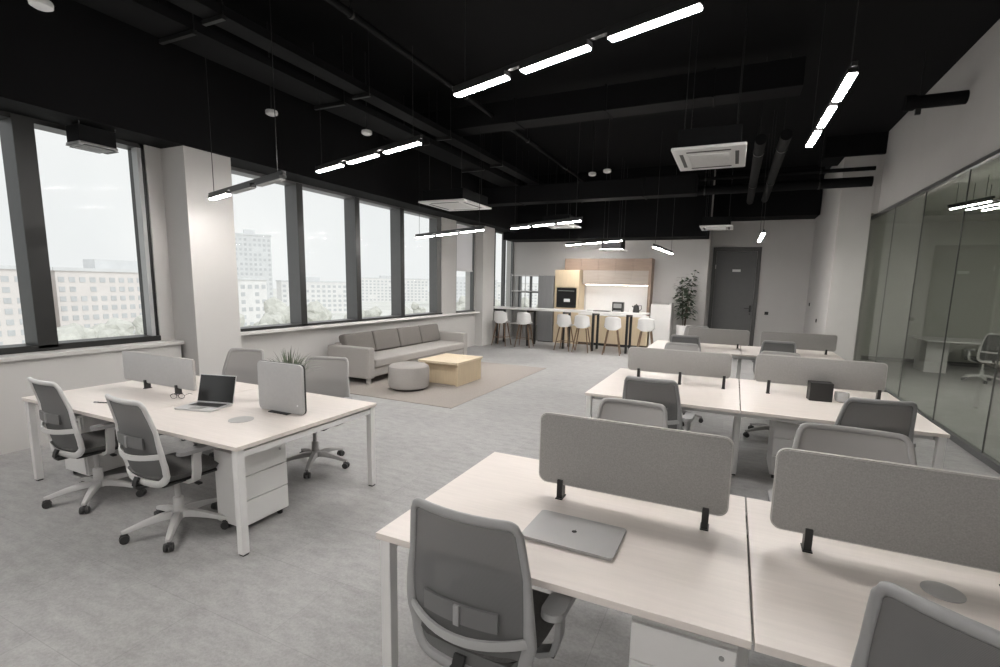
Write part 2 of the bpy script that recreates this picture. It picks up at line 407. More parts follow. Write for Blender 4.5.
# ------------------------------------------------------------------ outside
bm = NB(); bx(bm, -900, -12, -500, 900, -20.2, -20); o = obj('ground', bm, 'ground_out'); o['kind'] = 'structure'
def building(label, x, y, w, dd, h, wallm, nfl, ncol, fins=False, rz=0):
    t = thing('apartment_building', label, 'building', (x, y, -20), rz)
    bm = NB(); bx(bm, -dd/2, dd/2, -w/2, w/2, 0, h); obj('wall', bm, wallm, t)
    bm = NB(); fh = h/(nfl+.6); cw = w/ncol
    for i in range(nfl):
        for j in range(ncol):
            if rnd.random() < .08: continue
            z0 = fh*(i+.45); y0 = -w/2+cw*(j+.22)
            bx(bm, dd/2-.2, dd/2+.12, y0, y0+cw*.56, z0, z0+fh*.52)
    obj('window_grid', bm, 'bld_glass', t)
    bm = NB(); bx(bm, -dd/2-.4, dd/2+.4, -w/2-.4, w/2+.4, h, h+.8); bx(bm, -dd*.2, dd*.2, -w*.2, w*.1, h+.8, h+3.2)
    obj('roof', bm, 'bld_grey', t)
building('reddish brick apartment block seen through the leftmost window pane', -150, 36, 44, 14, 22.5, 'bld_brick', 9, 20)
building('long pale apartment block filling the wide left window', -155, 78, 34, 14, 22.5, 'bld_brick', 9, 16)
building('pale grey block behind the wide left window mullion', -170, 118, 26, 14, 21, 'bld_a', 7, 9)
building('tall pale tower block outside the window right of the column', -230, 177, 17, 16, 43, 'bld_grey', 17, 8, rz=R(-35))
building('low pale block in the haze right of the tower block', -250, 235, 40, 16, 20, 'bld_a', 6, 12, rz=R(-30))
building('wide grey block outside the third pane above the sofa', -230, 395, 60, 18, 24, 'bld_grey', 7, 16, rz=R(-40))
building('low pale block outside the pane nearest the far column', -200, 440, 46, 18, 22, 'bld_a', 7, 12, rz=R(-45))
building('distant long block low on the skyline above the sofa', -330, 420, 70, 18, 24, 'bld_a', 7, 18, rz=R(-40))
# trees
sd = bpy.data.lights.new('facade_sun', 'SUN'); sd.energy = 1.3; sd.angle = R(40); so_ = bpy.data.objects.new('facade_sun', sd); col.objects.link(so_); so_.rotation_euler = Vector((.80, -.15, .75)).to_track_quat('Z', 'Y').to_euler()  # added soft sun, brightens the facades under the overcast sky
def tree(x, y, h, r, label):
    t = thing('far_tree', label, 'tree', (x, y, -20), rnd.random()*6, 'hazy trees below the windows')
    bm = NB(); cyl(bm, (0, 0, 0), (0, 0, h*.6), .35, .2, 8); obj('trunk', bm, 'trunk', t)
    bm = NB()
    for k in range(7):
        a = rnd.random()*6.28; rr = r*rnd.uniform(.0, .6)
        s = bmesh.ops.create_icosphere(bm, subdivisions=2, radius=r*rnd.uniform(.4, .65))
        bmesh.ops.transform(bm, matrix=Matrix.Translation((rr*math.cos(a), rr*math.sin(a), h*rnd.uniform(.55, .92))), verts=s['verts'])
    for v in bm.verts: v.co += Vector((rnd.uniform(-1, 1), rnd.uniform(-1, 1), rnd.uniform(-1, 1)))*r*.09
    obj('crown', bm, 'tree', t)
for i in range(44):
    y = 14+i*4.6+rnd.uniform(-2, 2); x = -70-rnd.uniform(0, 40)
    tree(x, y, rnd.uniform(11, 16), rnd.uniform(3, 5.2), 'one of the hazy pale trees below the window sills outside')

# ------------------------------------------------------------------ benches (desks)
def bench(label, X0, X1, Y0, Y1, yc, XM, zt=.74, leg=.05, midlegs=True, cable=(), beams=True):
    t = thing('bench_desk', label, 'desk', ((X0+X1)/2, Y0, 0))
    ox, oy = (X0+X1)/2, Y0
    def L(a, b, c, d): return a-ox, b-ox, c-oy, d-oy
    # worktops: left and right, front field up to the screen line and rear field
    for (a, b) in ((X0, XM-.004), (XM+.004, X1)):
        x0, x1, y0, y1 = L(a, b, Y0, Y1)
        pbox('worktop', x0, x1, y0, y1, zt-.028, zt, 'desk', t, .0015, 1)
    ins = .012
    xs = [X0+ins, X1-ins-leg] + ([XM-leg/2] if midlegs else [])
    for i, x in enumerate(xs):
        for y in ((Y0+ins, Y1-ins-leg) if i < 2 else (Y0+.42, Y1-.35)):
            x0, x1, y0, y1 = L(x, x+leg, y, y+leg)
            lg = pbox('leg', x0, x1, y0, y1, .012, zt-.03, 'white_metal', t, .004)
            bm = NB(); bx(bm, x0+.006, x1-.006, y0+.006, y1-.006, 0, .014); obj('foot_pad', bm, 'black_plastic', lg)
        x0, x1, y0, y1 = L(x, x+leg, *((Y0+ins+leg, Y1-ins-leg) if i < 2 else (Y0+.47, Y1-.35)))
        pbox('side_rail', x0+.005, x1-.005, y0, y1, zt-.085, zt-.045, 'white_metal', t, .003)
    for y in (Y0+.10, Y1-.14):
        x0, x1, y0, y1 = L(X0+ins+leg, X1-ins-leg, y, y+.04)
        pbox('beam', x0, x1, y0, y1, zt-.08, zt-.035, 'white_metal', t, .003)
    x0, x1, y0, y1 = L(X0+.3, X1-.3, yc-.07, yc+.10)
    bm = NB(); bx(bm, x0, x1, y0, y1, zt-.17, zt-.16); bx(bm, x0, x1, y0, y0+.01, zt-.17, zt-.10); bx(bm, x0, x1, y1-.01, y1, zt-.17, zt-.10)
    obj('cable_tray', bm, 'white_metal', t)
    for (x, y, r) in cable:
        bm = NB(); lathe(bm, [(r, 0), (r, .004), (r*.93, .006), (.001, .006)], 28, (x-ox, y-oy, zt-.001)); obj('cable_grommet', bm, 'grommet', t, True)
    return t
LB = bench('white four-person bench desk nearest the windows on the left', -5.40, -2.72, 1.91, 3.21, 2.60, -4.06, midlegs=False, cable=((-3.24, 2.33, .085),))
B1 = bench('large pale bench desk in the right foreground holding the closed laptop', -1.28, 1.56, 1.49, 2.60, 2.17, .135, cable=((.75, 2.06, .062),))
B2 = bench('middle pale bench desk on the right with the black box on it', -1.25, 1.545, 4.52, 6.15, 5.43, .13)
B3 = bench('farthest pale bench desk on the right, in front of the dark door', -1.30, 1.62, 8.50, 9.85, 9.30, .18)

# ------------------------------------------------------------------ felt screens
def screen(label, x0, x1, y, z0, z1, clamps, r=.035, t=.028, m='felt'):
    cx = (x0+x1)/2
    th = thing('desk_screen', label, 'desk screen', (cx, y, .74), 0, 'felt screens on the bench desks')
    w, h = x1-x0, z1-z0
    bm = NB(); slab(bm, rrect(w, h, r), t, Matrix.Translation((0, 0, (z0+z1)/2-.74)), .006); obj('felt_panel', bm, m, th, True)
    bm = NB()
    out = rrect(w+.004, h+.004, r+.002, 6)
    sweep(bm, [(x, 0, z+(z0+z1)/2-.74) for x, z in out], [(-t*.32, -.002), (t*.32, -.002), (t*.32, .004), (-t*.32, .004)], True, lambda i: (out[i][0]/w, 0, out[i][1]/h))
    obj('edge_binding', bm, 'felt_edge', th, True)
    for c in clamps:
        bm = NB(); bx(bm, c-cx-.014, c-cx+.014, -t/2-.012, t/2+.012, 0, z0-.74+.022, .003); bx(bm, c-cx-.018, c-cx+.018, -t/2-.02, t/2+.02, 0, .006, .002)
        obj('clamp', bm, 'black_metal', th)
    return th
screen('large grey felt screen left of the dark seam on the foreground desk', -.81, .045, 2.17, .815, 1.155, (-.70, -.037))
screen('large grey felt screen at the right edge of the foreground desk', .215, 1.07, 2.17, .812, 1.142, (.349, .97))
screen('long grey felt screen on the left half of the middle right desk', -1.02, .03, 5.44, .856, 1.105, (-.90, -.461, -.024))
screen('long grey felt screen behind the black box on the middle desk', .26, 1.335, 5.44, .856, 1.125, (.389, 1.30))
screen('small grey felt screen on the left half of the farthest desk', -.70, .295, 9.31, .80, 1.06, (-.5, .13))
screen('small grey felt screen on the right half of the farthest desk', .48, 1.58, 9.31, .80, 1.065, (.6, 1.45))
screen('grey felt screen at the window end of the left desk', -5.24, -4.20, 2.61, .80, 1.065, (-4.90, -4.44), .015, .024, 'board')
# upright board
t = thing('upright_board', 'tall light grey rounded board standing upright on the left desk, hiding the grassy plant', 'board', (-3.155, 2.62, .74), R(1))
bm = NB(); slab(bm, rrect(.47, .385, .03), .022, Matrix.Translation((0, -.004, .20)), .004); obj('front_shell', bm, 'board', t, True)
bm = NB(); slab(bm, rrect(.474, .389, .03), .014, Matrix.Translation((0, .013, .20)), .002); obj('rear_shell', bm, 'black_plastic', t, True)
bm = NB(); lathe(bm, [(.007, 0), (.007, .002), (.001, .002)], 12); bmesh.ops.transform(bm, matrix=Matrix.Translation((.18, -.0150, .075)) @ Matrix.Rotation(R(90), 4, 'X'), verts=bm.verts); obj('power_button', bm, 'sign', t)
bm = NB(); bx(bm, -.10, .10, -.05, .07, 0, .008, .003); bx(bm, -.02, .02, .018, .03, .005, .1, .002); obj('foot_stand', bm, 'black_plastic', t)

# ------------------------------------------------------------------ task chair
def make_chair(label, meshm, framem, lean=1.0, zcb=.645, zlp=.725, ZB=.44, seatm='seat'):
    t = thing('task_chair', label, 'chair')
    # base
    for k in range(5):
        a = R(90+72*k+14); ca, sa = math.cos(a), math.sin(a)
        bm = NB()
        pts = [(ca*r, sa*r, z) for r, z in ((.02, .125), (.10, .125), (.20, .108), (.30, .082), (.325, .078))]
        ws = (.030, .028, .023, .017, .014); hs = (.022, .021, .016, .012, .009)
        sweep(bm, pts, lambda i: [(ws[i]*x, hs[i]*y) for x, y in ((-1, -1), (1, -1), (1, .3), (.6, 1), (-.6, 1), (-1, .3))])
        lg = obj('base_leg', bm, framem, t, True)
        bm = NB(); px, py = ca*.312, sa*.312
        tx, ty = -sa, ca
        for s in (-1, 1):
            cyl(bm, (px+tx*s*.008, py+ty*s*.008, .029), (px+tx*s*.026, py+ty*s*.026, .029), .029, .027, 16)
        bx(bm, -.022, .022, -.012, .012, .035, .06, .004, 2, Matrix.Translation((px, py, 0)) @ Matrix.Rotation(a, 4, 'Z'))
        cyl(bm, (px, py, .05), (px, py, .08), .008, seg=8)
        obj('caster', bm, 'rubber', lg, True)
    bm = NB(); lathe(bm, [(.046, .095), (.05, .105), (.048, .145), (.034, .155), (.032, .24), (.028, .245), (.018, .25), (.018, .40), (.001, .40)], 20); obj('gas_column', bm, framem, t, True)
    bm = NB(); bx(bm, -.10, .10, -.16, .12, .385, .425, .01); bx(bm, -.04, .04, -.25, -.10, .39, .42, .008)
    cyl(bm, (.05, .0, .40), (.25, .01, .395), .006, seg=8); bx(bm, .22, .27, -.005, .025, .388, .402, .004)
    obj('tilt_mechanism', bm, 'black_plastic', t, True)
    # seat
    bm = NB()
    nx, ny = 12, 14; grid = {}
    def sp(u, v, top):
        w = .245*(1-.10*abs(v)**3)*(1 if v > -.2 else 1-.06*(-v-.2))
        x = u*w; y = v*.235+.015
        # rounded corner
        d = max(abs(u), abs(v)); corner = (abs(u)*abs(v))**4
        x *= 1-.07*corner; y -= .02*corner*(1 if v > 0 else -1)
        edge = max(abs(u), abs(v))
        z = .497-.022*edge**6-.018*max(0, v)**3+.010*abs(u)**2+.006*max(0, -v)**2
        if not top: z = .437+.006*edge**2+.010*edge**8
        return (x, y, z)
    for top in (1, 0):
        for i in range(nx+1):
            for j in range(ny+1):
                u, v = -1+2*i/nx, -1+2*j/ny
                if not top and (i in (0, nx) or j in (0, ny)): grid[(0, i, j)] = grid[(1, i, j)]; continue
                grid[(top, i, j)] = bm.verts.new(sp(u, v, top))
        for i in range(nx):
            for j in range(ny):
                bm.faces.new([grid[(top, i, j)], grid[(top, i+1, j)], grid[(top, i+1, j+1)], grid[(top, i, j+1)]])
    obj('seat', bm, seatm, t, 60)
    bm = NB(); bx(bm, -.21, .21, -.19, .22, .418, .440, .01); obj('seat_pan', bm, 'black_plastic', t, True)
    # backrest geometry: z -> y and half width
    def back(x, z):
        y = -.215-lean*(.14*max(0, (z-.50))+.18*max(0, z-.66)**1.2)-.015*math.sin(max(0, min(1, (z-.5)/.3))*PI)
        return Vector((x, y+.75*x*x, z))
    hw = lambda z: .207+.040*math.sin(max(0, min(1, (1.0-z)/.5))*PI*.60) - (.0 if z > .56 else (.56-z)*.22)
    ZTp = 1.0; rb = .085; rt_ = .032
    loop = []
    N = 20
    for i in range(N+1):                       # right side going up
        z = ZB+rb+(ZTp-ZB-rb-rt_)*i/N; loop.append((hw(z), z))
    for i in range(1, 6):
        a = R(90*i/6); loop.append((hw(ZTp)-rt_+rt_*math.cos(a), ZTp-rt_+rt_*math.sin(a)))
    for i in range(7): loop.append(((hw(ZTp)-rt_)*(1-2*i/6), ZTp))
    left = [(-x, z) for x, z in reversed(loop[:N+6])]
    loop += left
    for i in range(1, 6):
        a = R(90*i/6); loop.append((-(hw(ZB+rb)-rb+rb*math.cos(a)), ZB+rb-rb*math.sin(a)))
    for i in range(7): loop.append(((-(hw(ZB+rb)-rb))*(1-2*i/6), ZB))
    for i in range(1, 6):
        a = R(90-90*i/6); loop.append(((hw(ZB+rb)-rb+rb*math.cos(a)), ZB+rb-rb*math.sin(a)))
    P = [back(x, z) for x, z in loop]
    def sect(i):
        z = loop[i][1]
        w = .013+.010*max(0, min(1, (.80-z)/.25)); 
        d = .011+.004*max(0, min(1, (.80-z)/.25))
        if z > .985: w = .016
        return [(w*1.0*c, d*s) for c, s in ((-1, -.5), (-.6, -1), (.6, -1), (1, -.5), (1, .5), (.6, 1), (-.6, 1), (-1, .5))]
    bm = NB(); sweep(bm, P, sect, True, lambda i: (0, 1, .15)); obj('back_frame', bm, framem, t, 50)
    # mesh panel
    bm = NB(); nu, nv = 10, 22; rows = []
    for j in range(nv+1):
        z = ZB+.012+(ZTp-ZB-.022)*j/nv
        w = hw(z)
        if z < ZB+rb: q = (ZB+rb-z)/rb; w = hw(ZB+rb)-rb+rb*math.sqrt(max(0, 1-q*q))
        if z > ZTp-rt_: q = (z-ZTp+rt_)/rt_; w = hw(ZTp)-rt_+rt_*math.sqrt(max(0, 1-q*q))
        rows.append([bm.verts.new(back((-1+2*i/nu)*w, z)) for i in range(nu+1)])
    for A, B in zip(rows, rows[1:]):
        for i in range(nu): bm.faces.new((A[i], A[i+1], B[i+1], B[i]))
    bmesh.ops.recalc_face_normals(bm, faces=bm.faces)
    bmesh.ops.solidify(bm, geom=bm.faces[:], thickness=.002)
    obj('mesh_back', bm, meshm, t, 60)
    # crossbar and lumbar pad
    bm = NB(); pts = []
    for i in range(13):
        u = -1+2*i/12; b0 = back(u*hw(zcb), zcb); pts.append(b0+Vector((0, -.035*(1-u*u)-.004, -.018*(1-u*u))))
    sweep(bm, pts, [(-.005, -.017), (.005, -.017), (.007, 0), (.005, .017), (-.005, .017), (-.007, 0)]); obj('crossbar', bm, 'chair_frame_daylit' if framem == 'chair_frame_daylit' else framem if framem == 'chair_frame_lit' else 'pad_light', t, True)
    bm = NB()
    pts = [back(u*.15, zlp)+Vector((0, -.016, 0)) for u in [-1+2*i/10 for i in range(11)]]
    sweep(bm, pts, [(-.005, -.036), (.005, -.036), (.006, 0), (.005, .036), (-.005, .036), (-.006, 0)])
    obj('lumbar_pad', bm, 'pad_dark', t, True)
    bm = NB(); c = back(0, zlp); bx(bm, -.012, .012, c.y-.030, c.y-.018, zlp-.04, zlp+.035, .003); obj('lumbar_slider', bm, 'pad', t)
    bm = NB(); sweep(bm, [(0, -.20, .405), (0, -.255, .42), (0, -.245, .445), (0, -.232, .47)], [(-.022, -.008), (.022, -.008), (.022, .008), (-.022, .008)], False, lambda i: (0, 1, .01) if i > 0 else (0, .3, 1)); obj('back_bracket', bm, 'black_plastic', t, True)
    # armrests
    for s in (-1, 1):
        bm = NB()
        pts = [(s*.14, -.02, .41), (s*.225, -.02, .415), (s*.275, -.02, .44), (s*.292, -.02, .50), (s*.296, -.02, .60), (s*.296, -.01, .635)]
        sweep(bm, pts, [(-.011, -.026), (.011, -.026), (.014, 0), (.011, .026), (-.011, .026), (-.014, 0)], False, (0, 1, 0)); a_ = obj('armrest', bm, framem, t, 50)
        bm = NB(); f = rrect(.085, .25, .04, 5)
        lo = [bm.verts.new((s*.292+x, -.01+y, .636)) for x, y in f]; hi = [bm.verts.new((s*.292+x*.96, -.01+y*.97, .660)) for x, y in f]
        k = len(f); bm.faces.new(lo[::-1]); bm.faces.new(hi)
        for i in range(k): bm.faces.new((lo[i], lo[(i+1) % k], hi[(i+1) % k], hi[i]))
        obj('arm_pad', bm, 'pad', a_, 50)
    return t
GN, GF = 'task chairs with grey mesh backs', 'task chairs with lit-toned backs on the far sides of desks'
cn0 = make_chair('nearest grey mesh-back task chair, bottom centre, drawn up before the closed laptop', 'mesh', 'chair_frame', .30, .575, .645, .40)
cn0.location = (-.775, 1.575, 0); cn0.rotation_euler.z = R(-2); cn0['group'] = GN
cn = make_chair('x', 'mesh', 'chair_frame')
cn.location = (-.785, 1.63, 0); cn['group'] = GN; cn['label'] = 'grey mesh-back task chair cut off in the bottom right corner'
cn.location = (.73, 1.585, 0); cn.rotation_euler.z = R(-27); cn.scale = (1.06, 1.06, 1.06)
dup(cn, (-.57, 4.46, 0), R(-3), 'task chair with its dark-framed back at the left half of the middle desk', GN)
dup(cn, (.985, 4.50, 0), R(8), 'task chair with its dark-framed back in front of the black box', GN)
dup(cn, (-.665, 8.56, 0), R(0), 'far task chair with thin dark-framed back at the left of the farthest desk', GN)
dup(cn, (.675, 8.55, 0), R(0), 'far task chair with thin dark-framed back at the right of the farthest desk', GN)
cl = make_chair('mesh task chair, frame daylight-toned, turned to the left desk, nearer the drawer unit', 'mesh', 'chair_frame_daylit', .72, seatm='seat_grey')
cl.location = (-3.45, 1.97, 0); cl.rotation_euler.z = R(-3); cl['group'] = GN
dup(cl, (-4.53, 2.0, 0), R(-2), 'mesh task chair, frame daylight-toned, at the window end of the left desk', GN)
cf = make_chair('task chair with lit-toned back on the far side of the left desk beside the grassy plant', 'mesh_lit', 'chair_frame_lit')
cf.location = (-3.54, 3.29, 0); cf.rotation_euler.z = R(180+19); cf['group'] = GF
dup(cf, (-4.70, 3.24, 0), R(180+12), 'task chair with lit-toned back behind the open laptop, in front of the column', GF)
dup(cf, (.66, 2.85, 0), R(180), 'task chair with lit-toned back behind the right felt screen of the foreground desk', GF).scale = (1.2, 1, 1.01)
dup(cf, (-.56, 2.93, 0), R(180), 'task chair with lit-toned back just behind the left felt screen of the foreground desk', GF)
dup(cf, (-.58, 6.75, 0), R(180+4), 'task chair with lit-toned back behind the left felt screen of the middle desk', GF)
dup(cf, (.55, 6.48, 0), R(180-6), 'task chair with lit-toned back behind the right felt screen of the middle desk', GF)
dup(cf, (-.62, 10.1, 0), R(180), 'task chair with lit-toned back behind the left screen of the farthest desk', GF)

# ------------------------------------------------------------------ drawer pedestals
def pedestal(label, x, y, w=.40, d=.46, h=.56, face='x', m='white_metal'):
    t = thing('drawer_pedestal', label, 'drawer unit', (x, y, 0), 0, 'drawer units under the desks')
    pbox('body', -w/2, w/2, -d/2, d/2, .04, h, m, t, .004)
    hs = [.05, .23, .41, h-.01] if face == 'x' else [.05, .23, .41, h-.01]
    for a, b in zip(hs, hs[1:]):
        if face == 'x': dr = pbox('drawer', w/2-.002, w/2+.016, -d/2+.004, d/2-.004, a+.003, b-.003, m, t, .003)
        elif face == '-y': dr = pbox('drawer', -w/2+.004, w/2-.004, -d/2-.016, -d/2+.002, a+.003, b-.003, m, t, .003)
        else: dr = pbox('drawer', -w/2+.004, w/2-.004, d/2-.002, d/2+.016, a+.003, b-.003, m, t, .003)
    bm = NB()
    if face == 'x': cyl(bm, (w/2+.014, d/2-.06, h-.05), (w/2+.02, d/2-.06, h-.05), .009, seg=12)
    elif face == '-y': cyl(bm, (w/2-.05, -d/2-.014, h-.05), (w/2-.05, -d/2-.02, h-.05), .009, seg=12)
    else: cyl(bm, (w/2-.05, d/2+.014, h-.05), (w/2-.05, d/2+.02, h-.05), .009, seg=12)
    obj('lock', bm, 'steel', t)
    for sx in (-1, 1):
        for sy in (-1, 1):
            bm = NB(); cyl(bm, (sx*(w/2-.04), sy*(d/2-.04), 0), (sx*(w/2-.04), sy*(d/2-.04), .045), .02, seg=12); obj('foot', bm, 'black_plastic', t, True)
    return t
pedestal('white three-drawer unit under the near right corner of the left desk', -3.13, 2.31, .26, .38, .575)
pedestal('white drawer unit under the window end of the left desk', -5.15, 2.35, .34, .44, .575, '-y')
pedestal('drawer unit under the foreground desk just left of the dark seam', -.07, 1.93, .36, .50, .575, '-y')
pedestal('drawer unit under the middle right desk, right of its seam', .62, 5.25, .36, .46, .575, '-y')
pedestal('drawer unit under the middle right desk at its left end', -1.0, 5.25, .36, .46, .575, '-y')

# ------------------------------------------------------------------ laptops and desk things
t = thing('closed_laptop', 'closed grey aluminium laptop lying on the foreground desk', 'laptop', (-.53, 1.845, .74), R(-1))
bm = NB()
def flat(bm, w, d, r, z0, z1, inset=.0):
    f = rrect(w, d, r); lo = [bm.verts.new((x*(1-inset), y*(1-inset), z0)) for x, y in f]; hi = [bm.verts.new((x, y, z1)) for x, y in f]
    k = len(f); bm.faces.new(lo[::-1]); bm.faces.new(hi)
    for i in range(k): bm.faces.new((lo[i], lo[(i+1) % k], hi[(i+1) % k], hi[i]))
flat(bm, .385, .255, .016, .001, .0095, .02); obj('base_shell', bm, 'laptop', t)
bm = NB(); flat(bm, .387, .257, .017, .0098, .0098+.0065); obj('lid', bm, 'laptop', t)
bm = NB()   # small emblem on the lid: rounded fruit-like mark with a leaf
s = bmesh.ops.create_circle(bm, cap_ends=True, radius=.011, segments=20)
for v in bm.verts: v.co.x *= 1-.12*(v.co.y < 0)*abs(v.co.y)/.011; v.co.z = .0167
s = bmesh.ops.create_circle(bm, cap_ends=True, radius=.004, segments=10)
for v in s['verts']: v.co = Vector((.002+v.co.x*.5, .0145+v.co.y*.8, .0167))
obj('lid_emblem', bm, 'logo', t)

t = thing('open_laptop', 'open silver laptop with dark screen on the left desk', 'laptop', (-3.80, 2.42, .74), R(14))
bm = NB(); flat(bm, .34, .235, .014, .001, .014, .015); obj('base_shell', bm, 'laptop_light', t)
kb = NB(); bx(kb, -.135, .135, -.01, .09, .0135, .0155, .001); obj('keyboard', kb, 'keys', t)
kb = NB(); bx(kb, -.055, .055, -.10, -.03, .0138, .0146, .0005); obj('trackpad', kb, 'laptop', t)
lid = NB(); bx(lid, -.17, .17, -.003, .003, 0, .228, .003, 2, Matrix.Translation((0, .116, .014)) @ Matrix.Rotation(R(-14), 4, 'X')); lo_ = obj('lid', lid, 'laptop_light', t)
lid = NB(); bx(lid, -.165, .165, -.0045, -.0032, .006, .223, .0004, 1, Matrix.Translation((0, .116, .014)) @ Matrix.Rotation(R(-14), 4, 'X')); obj('display', lid, 'screen', lo_)

t = thing('black_box', 'black square box standing on the middle desk before the felt screen', 'box', (.82, 5.33, .74), R(5))
pbox('shell', -.095, .095, -.05, .05, .0, .175, 'black_plastic', t, .004)
pbox('rear_lid', -.097, .097, .051, .066, .0, .178, 'black_metal', t, .003)
t = thing('fruit_bowl', 'small clear round bowl right beside the black box', 'bowl', (1.0, 5.36, .74))
bm = NB(); lathe(bm, [(.03, 0), (.05, .01), (.062, .05), (.060, .09), (.056, .09), (.056, .05), (.04, .015), (.001, .012)], 20); obj('bowl', bm, mat('clear glassware', g(.75), .1, alpha=.45), t, True)
bm = NB(); bmesh.ops.create_icosphere(bm, subdivisions=2, radius=.032); bmesh.ops.translate(bm, verts=bm.verts, vec=(0, 0, .05)); obj('content', bm, 'alu', t, True)
# glasses on left desk
t = thing('eyeglasses', 'thin dark glasses lying beside the open laptop on the left desk', 'glasses', (-4.27, 2.50, .74), R(30))
bm = NB()
for s_ in (-1, 1):
    sweep(bm, [(s_*.032+.026*math.cos(a), 0, .022+.02*math.sin(a)) for a in [2*PI*i/14 for i in range(14)]], circ(.0022, 6), True, (0, 1, 0))
bx(bm, -.008, .008, -.002, .002, .026, .029)
obj('rim', bm, 'black_plastic', t, True)
for s_ in (-1, 1):
    bm = NB(); sweep(bm, [(s_*.06, 0, .03), (s_*.06, .07, .03), (s_*.055, .12, .012)], circ(.002, 6)); obj('temple', bm, 'black_plastic', t)
# pen on left desk
t = thing('pen', 'dark pen lying on the left desk near the window end chair', 'pen', (-4.62, 2.12, .745), R(20))
bm = NB(); cyl(bm, (-.07, 0, 0), (.06, 0, 0), .005, seg=10); cyl(bm, (.06, 0, 0), (.075, 0, 0), .005, .001, 10); obj('barrel', bm, 'black_plastic', t)
bm = NB(); cyl(bm, (-.075, 0, 0), (-.04, 0, 0), .006, seg=10); bx(bm, -.07, -.035, -.002, .002, .005, .008); obj('cap', bm, 'steel', t)

# grassy pot plant on the left desk
t = thing('potted_grass', 'small grassy pot plant on the left desk, leaves showing over the grey board', 'plant', (-3.36, 2.88, .74))
bm = NB(); lathe(bm, [(.055, 0), (.07, .01), (.085, .15), (.09, .16), (.078, .16), (.074, .14), (.001, .14)], 24); obj('pot', bm, 'pot', t, True)
bm = NB()
for i in range(150):
    a = rnd.random()*2*PI; L_ = rnd.uniform(.26, .42); sp_ = rnd.uniform(.05, .27); w = rnd.uniform(.004, .008)
    r0 = rnd.uniform(0, .05); dx, dy = math.cos(a), math.sin(a)
    pv = None
    for k in range(6):
        q = k/5; rr = r0+sp_*q**1.4; z = .13+L_*(q-.38*q**2.6*(sp_/.2))
        ww = w*(1-q**2*.95); c = Vector((dx*rr, dy*rr, z)); s_ = Vector((-dy, dx, 0))*ww
        v = (bm.verts.new(c-s_), bm.verts.new(c+s_))
        if pv: bm.faces.new((pv[0], pv[1], v[1], v[0]))
        pv = v
obj('foliage', bm, 'leaf2', t)

# ------------------------------------------------------------------ lounge
t = thing('sofa', 'long warm grey four-seat sofa under the windows', 'sofa', (-6.02, 8.05, 0))
SX0, SX1, SY0, SY1 = -.46, .46, -1.68, 1.72
pbox('base', SX0, SX1-.02, SY0+.16, SY1-.16, .12, .27, 'sofa', t, .015, 3)
for y0, y1 in ((SY0, SY0+.17), (SY1-.17, SY1)): pbox('armrest', SX0, SX1, y0, y1, .10, .635, 'sofa', t, .022, 3)
pbox('backrest', SX0, SX0+.16, SY0+.17, SY1-.17, .12, .66, 'sofa', t, .02, 3)
pbox('seat_cushion', SX0+.15, SX1+.01, SY0+.175, SY1-.175, .275, .425, 'sofa', t, .03, 3)
n = 4; yw = (SY1-SY0-.36)/n
for i in range(n):
    y0 = SY0+.18+i*yw
    bm = NB(); bx(bm, -.085, .085, y0+.006, y0+yw-.006, 0, .40, .045, 4, Matrix.Translation((SX0+.24, 0, .42)) @ Matrix.Rotation(R(-14), 4, 'Y')); obj('back_cushion', bm, 'sofa_dark', t, 50)
for x in (SX0+.06, SX1-.05):
    for y in (SY0+.06, SY1-.06):
        bm = NB(); bx(bm, x-.03, x+.03, y-.03, y+.03, .0, .12, .004); obj('leg', bm, 'sofa', t)
t = thing('pouf', 'round pale grey pouf beside the low wooden table', 'pouf', (-4.83, 6.52, .008))
bm = NB(); lathe(bm, [(.29, .025), (.325, .045), (.335, .10), (.338, .33), (.325, .385), (.28, .412), (.001, .42)], 40); obj('cushion', bm, 'sofa', t, True)
bm = NB(); lathe(bm, [(.27, 0), (.27, .028), (.001, .028)], 32); obj('plinth', bm, 'black_plastic', t, True)
t = thing('coffee_table', 'low light plywood coffee table in front of the sofa', 'table', (-4.57, 7.60, .008))
pbox('tabletop', -.40, .40, -.62, .30, .375, .415, 'oak', t, .003)
for x in (-.38, .34): pbox('side_panel', x, x+.045, -.58, .26, 0, .375, 'oak_v', t, .003)
pbox('inner_panel', -.335, .34, -.50, -.475, .0, .375, 'oak_v', t, .003)
bm = NB(); bx(bm, -6.0, -3.53, 5.75, 9.6, 0, .008, .003); tag(obj('area_rug', bm, 'rug'), 'beige grey area rug under the sofa, pouf and low table', 'rug')

# ------------------------------------------------------------------ kitchen
KB = YK  # back wall
t = thing('base_cabinet', 'light oak base cabinets below the worktop along the back wall', 'cabinet', (-3.30, KB-.31, 0))
pbox('body', -.93, 1.14, -.29, .30, .08, .90, 'oak_v', t, .002)
pbox('plinth', -.92, 1.12, -.24, .30, 0, .08, 'black_plastic', t, .002)
for i in range(4):
    a = -.93+i*.5175
    dd = pbox('door', a+.003, a+.514, -.31, -.29, .085, .885, 'oak_v', t, .002)
pbox('worktop', -.93, 1.15, -.32, .30, .90, .94, 'stone', t, .003)
bm = NB(); bx(bm, -.2, .3, -.2, .2, .925, .943, .003); obj('sink', bm, 'steel', t)
bm = NB(); sweep(bm, [(.05, .22, .94), (.05, .22, 1.18), (.05, .18, 1.23), (.05, .08, 1.23), (.05, .05, 1.18)], circ(.012, 8), False, (1, 0, 0)); obj('tap', bm, 'steel', t, True)
bm = NB(); bx(bm, -4.18, -2.26, KB-.018, KB-.004, .945, 1.795); tag(obj('backsplash', bm, 'stone'), 'white lit backsplash panel between worktop and wall cabinets', 'backsplash')
t = thing('wall_cabinet', 'two-row wood wall cabinet, brown above and taupe below, over the white backsplash', 'cabinet', (-3.3, KB-.18, 0))
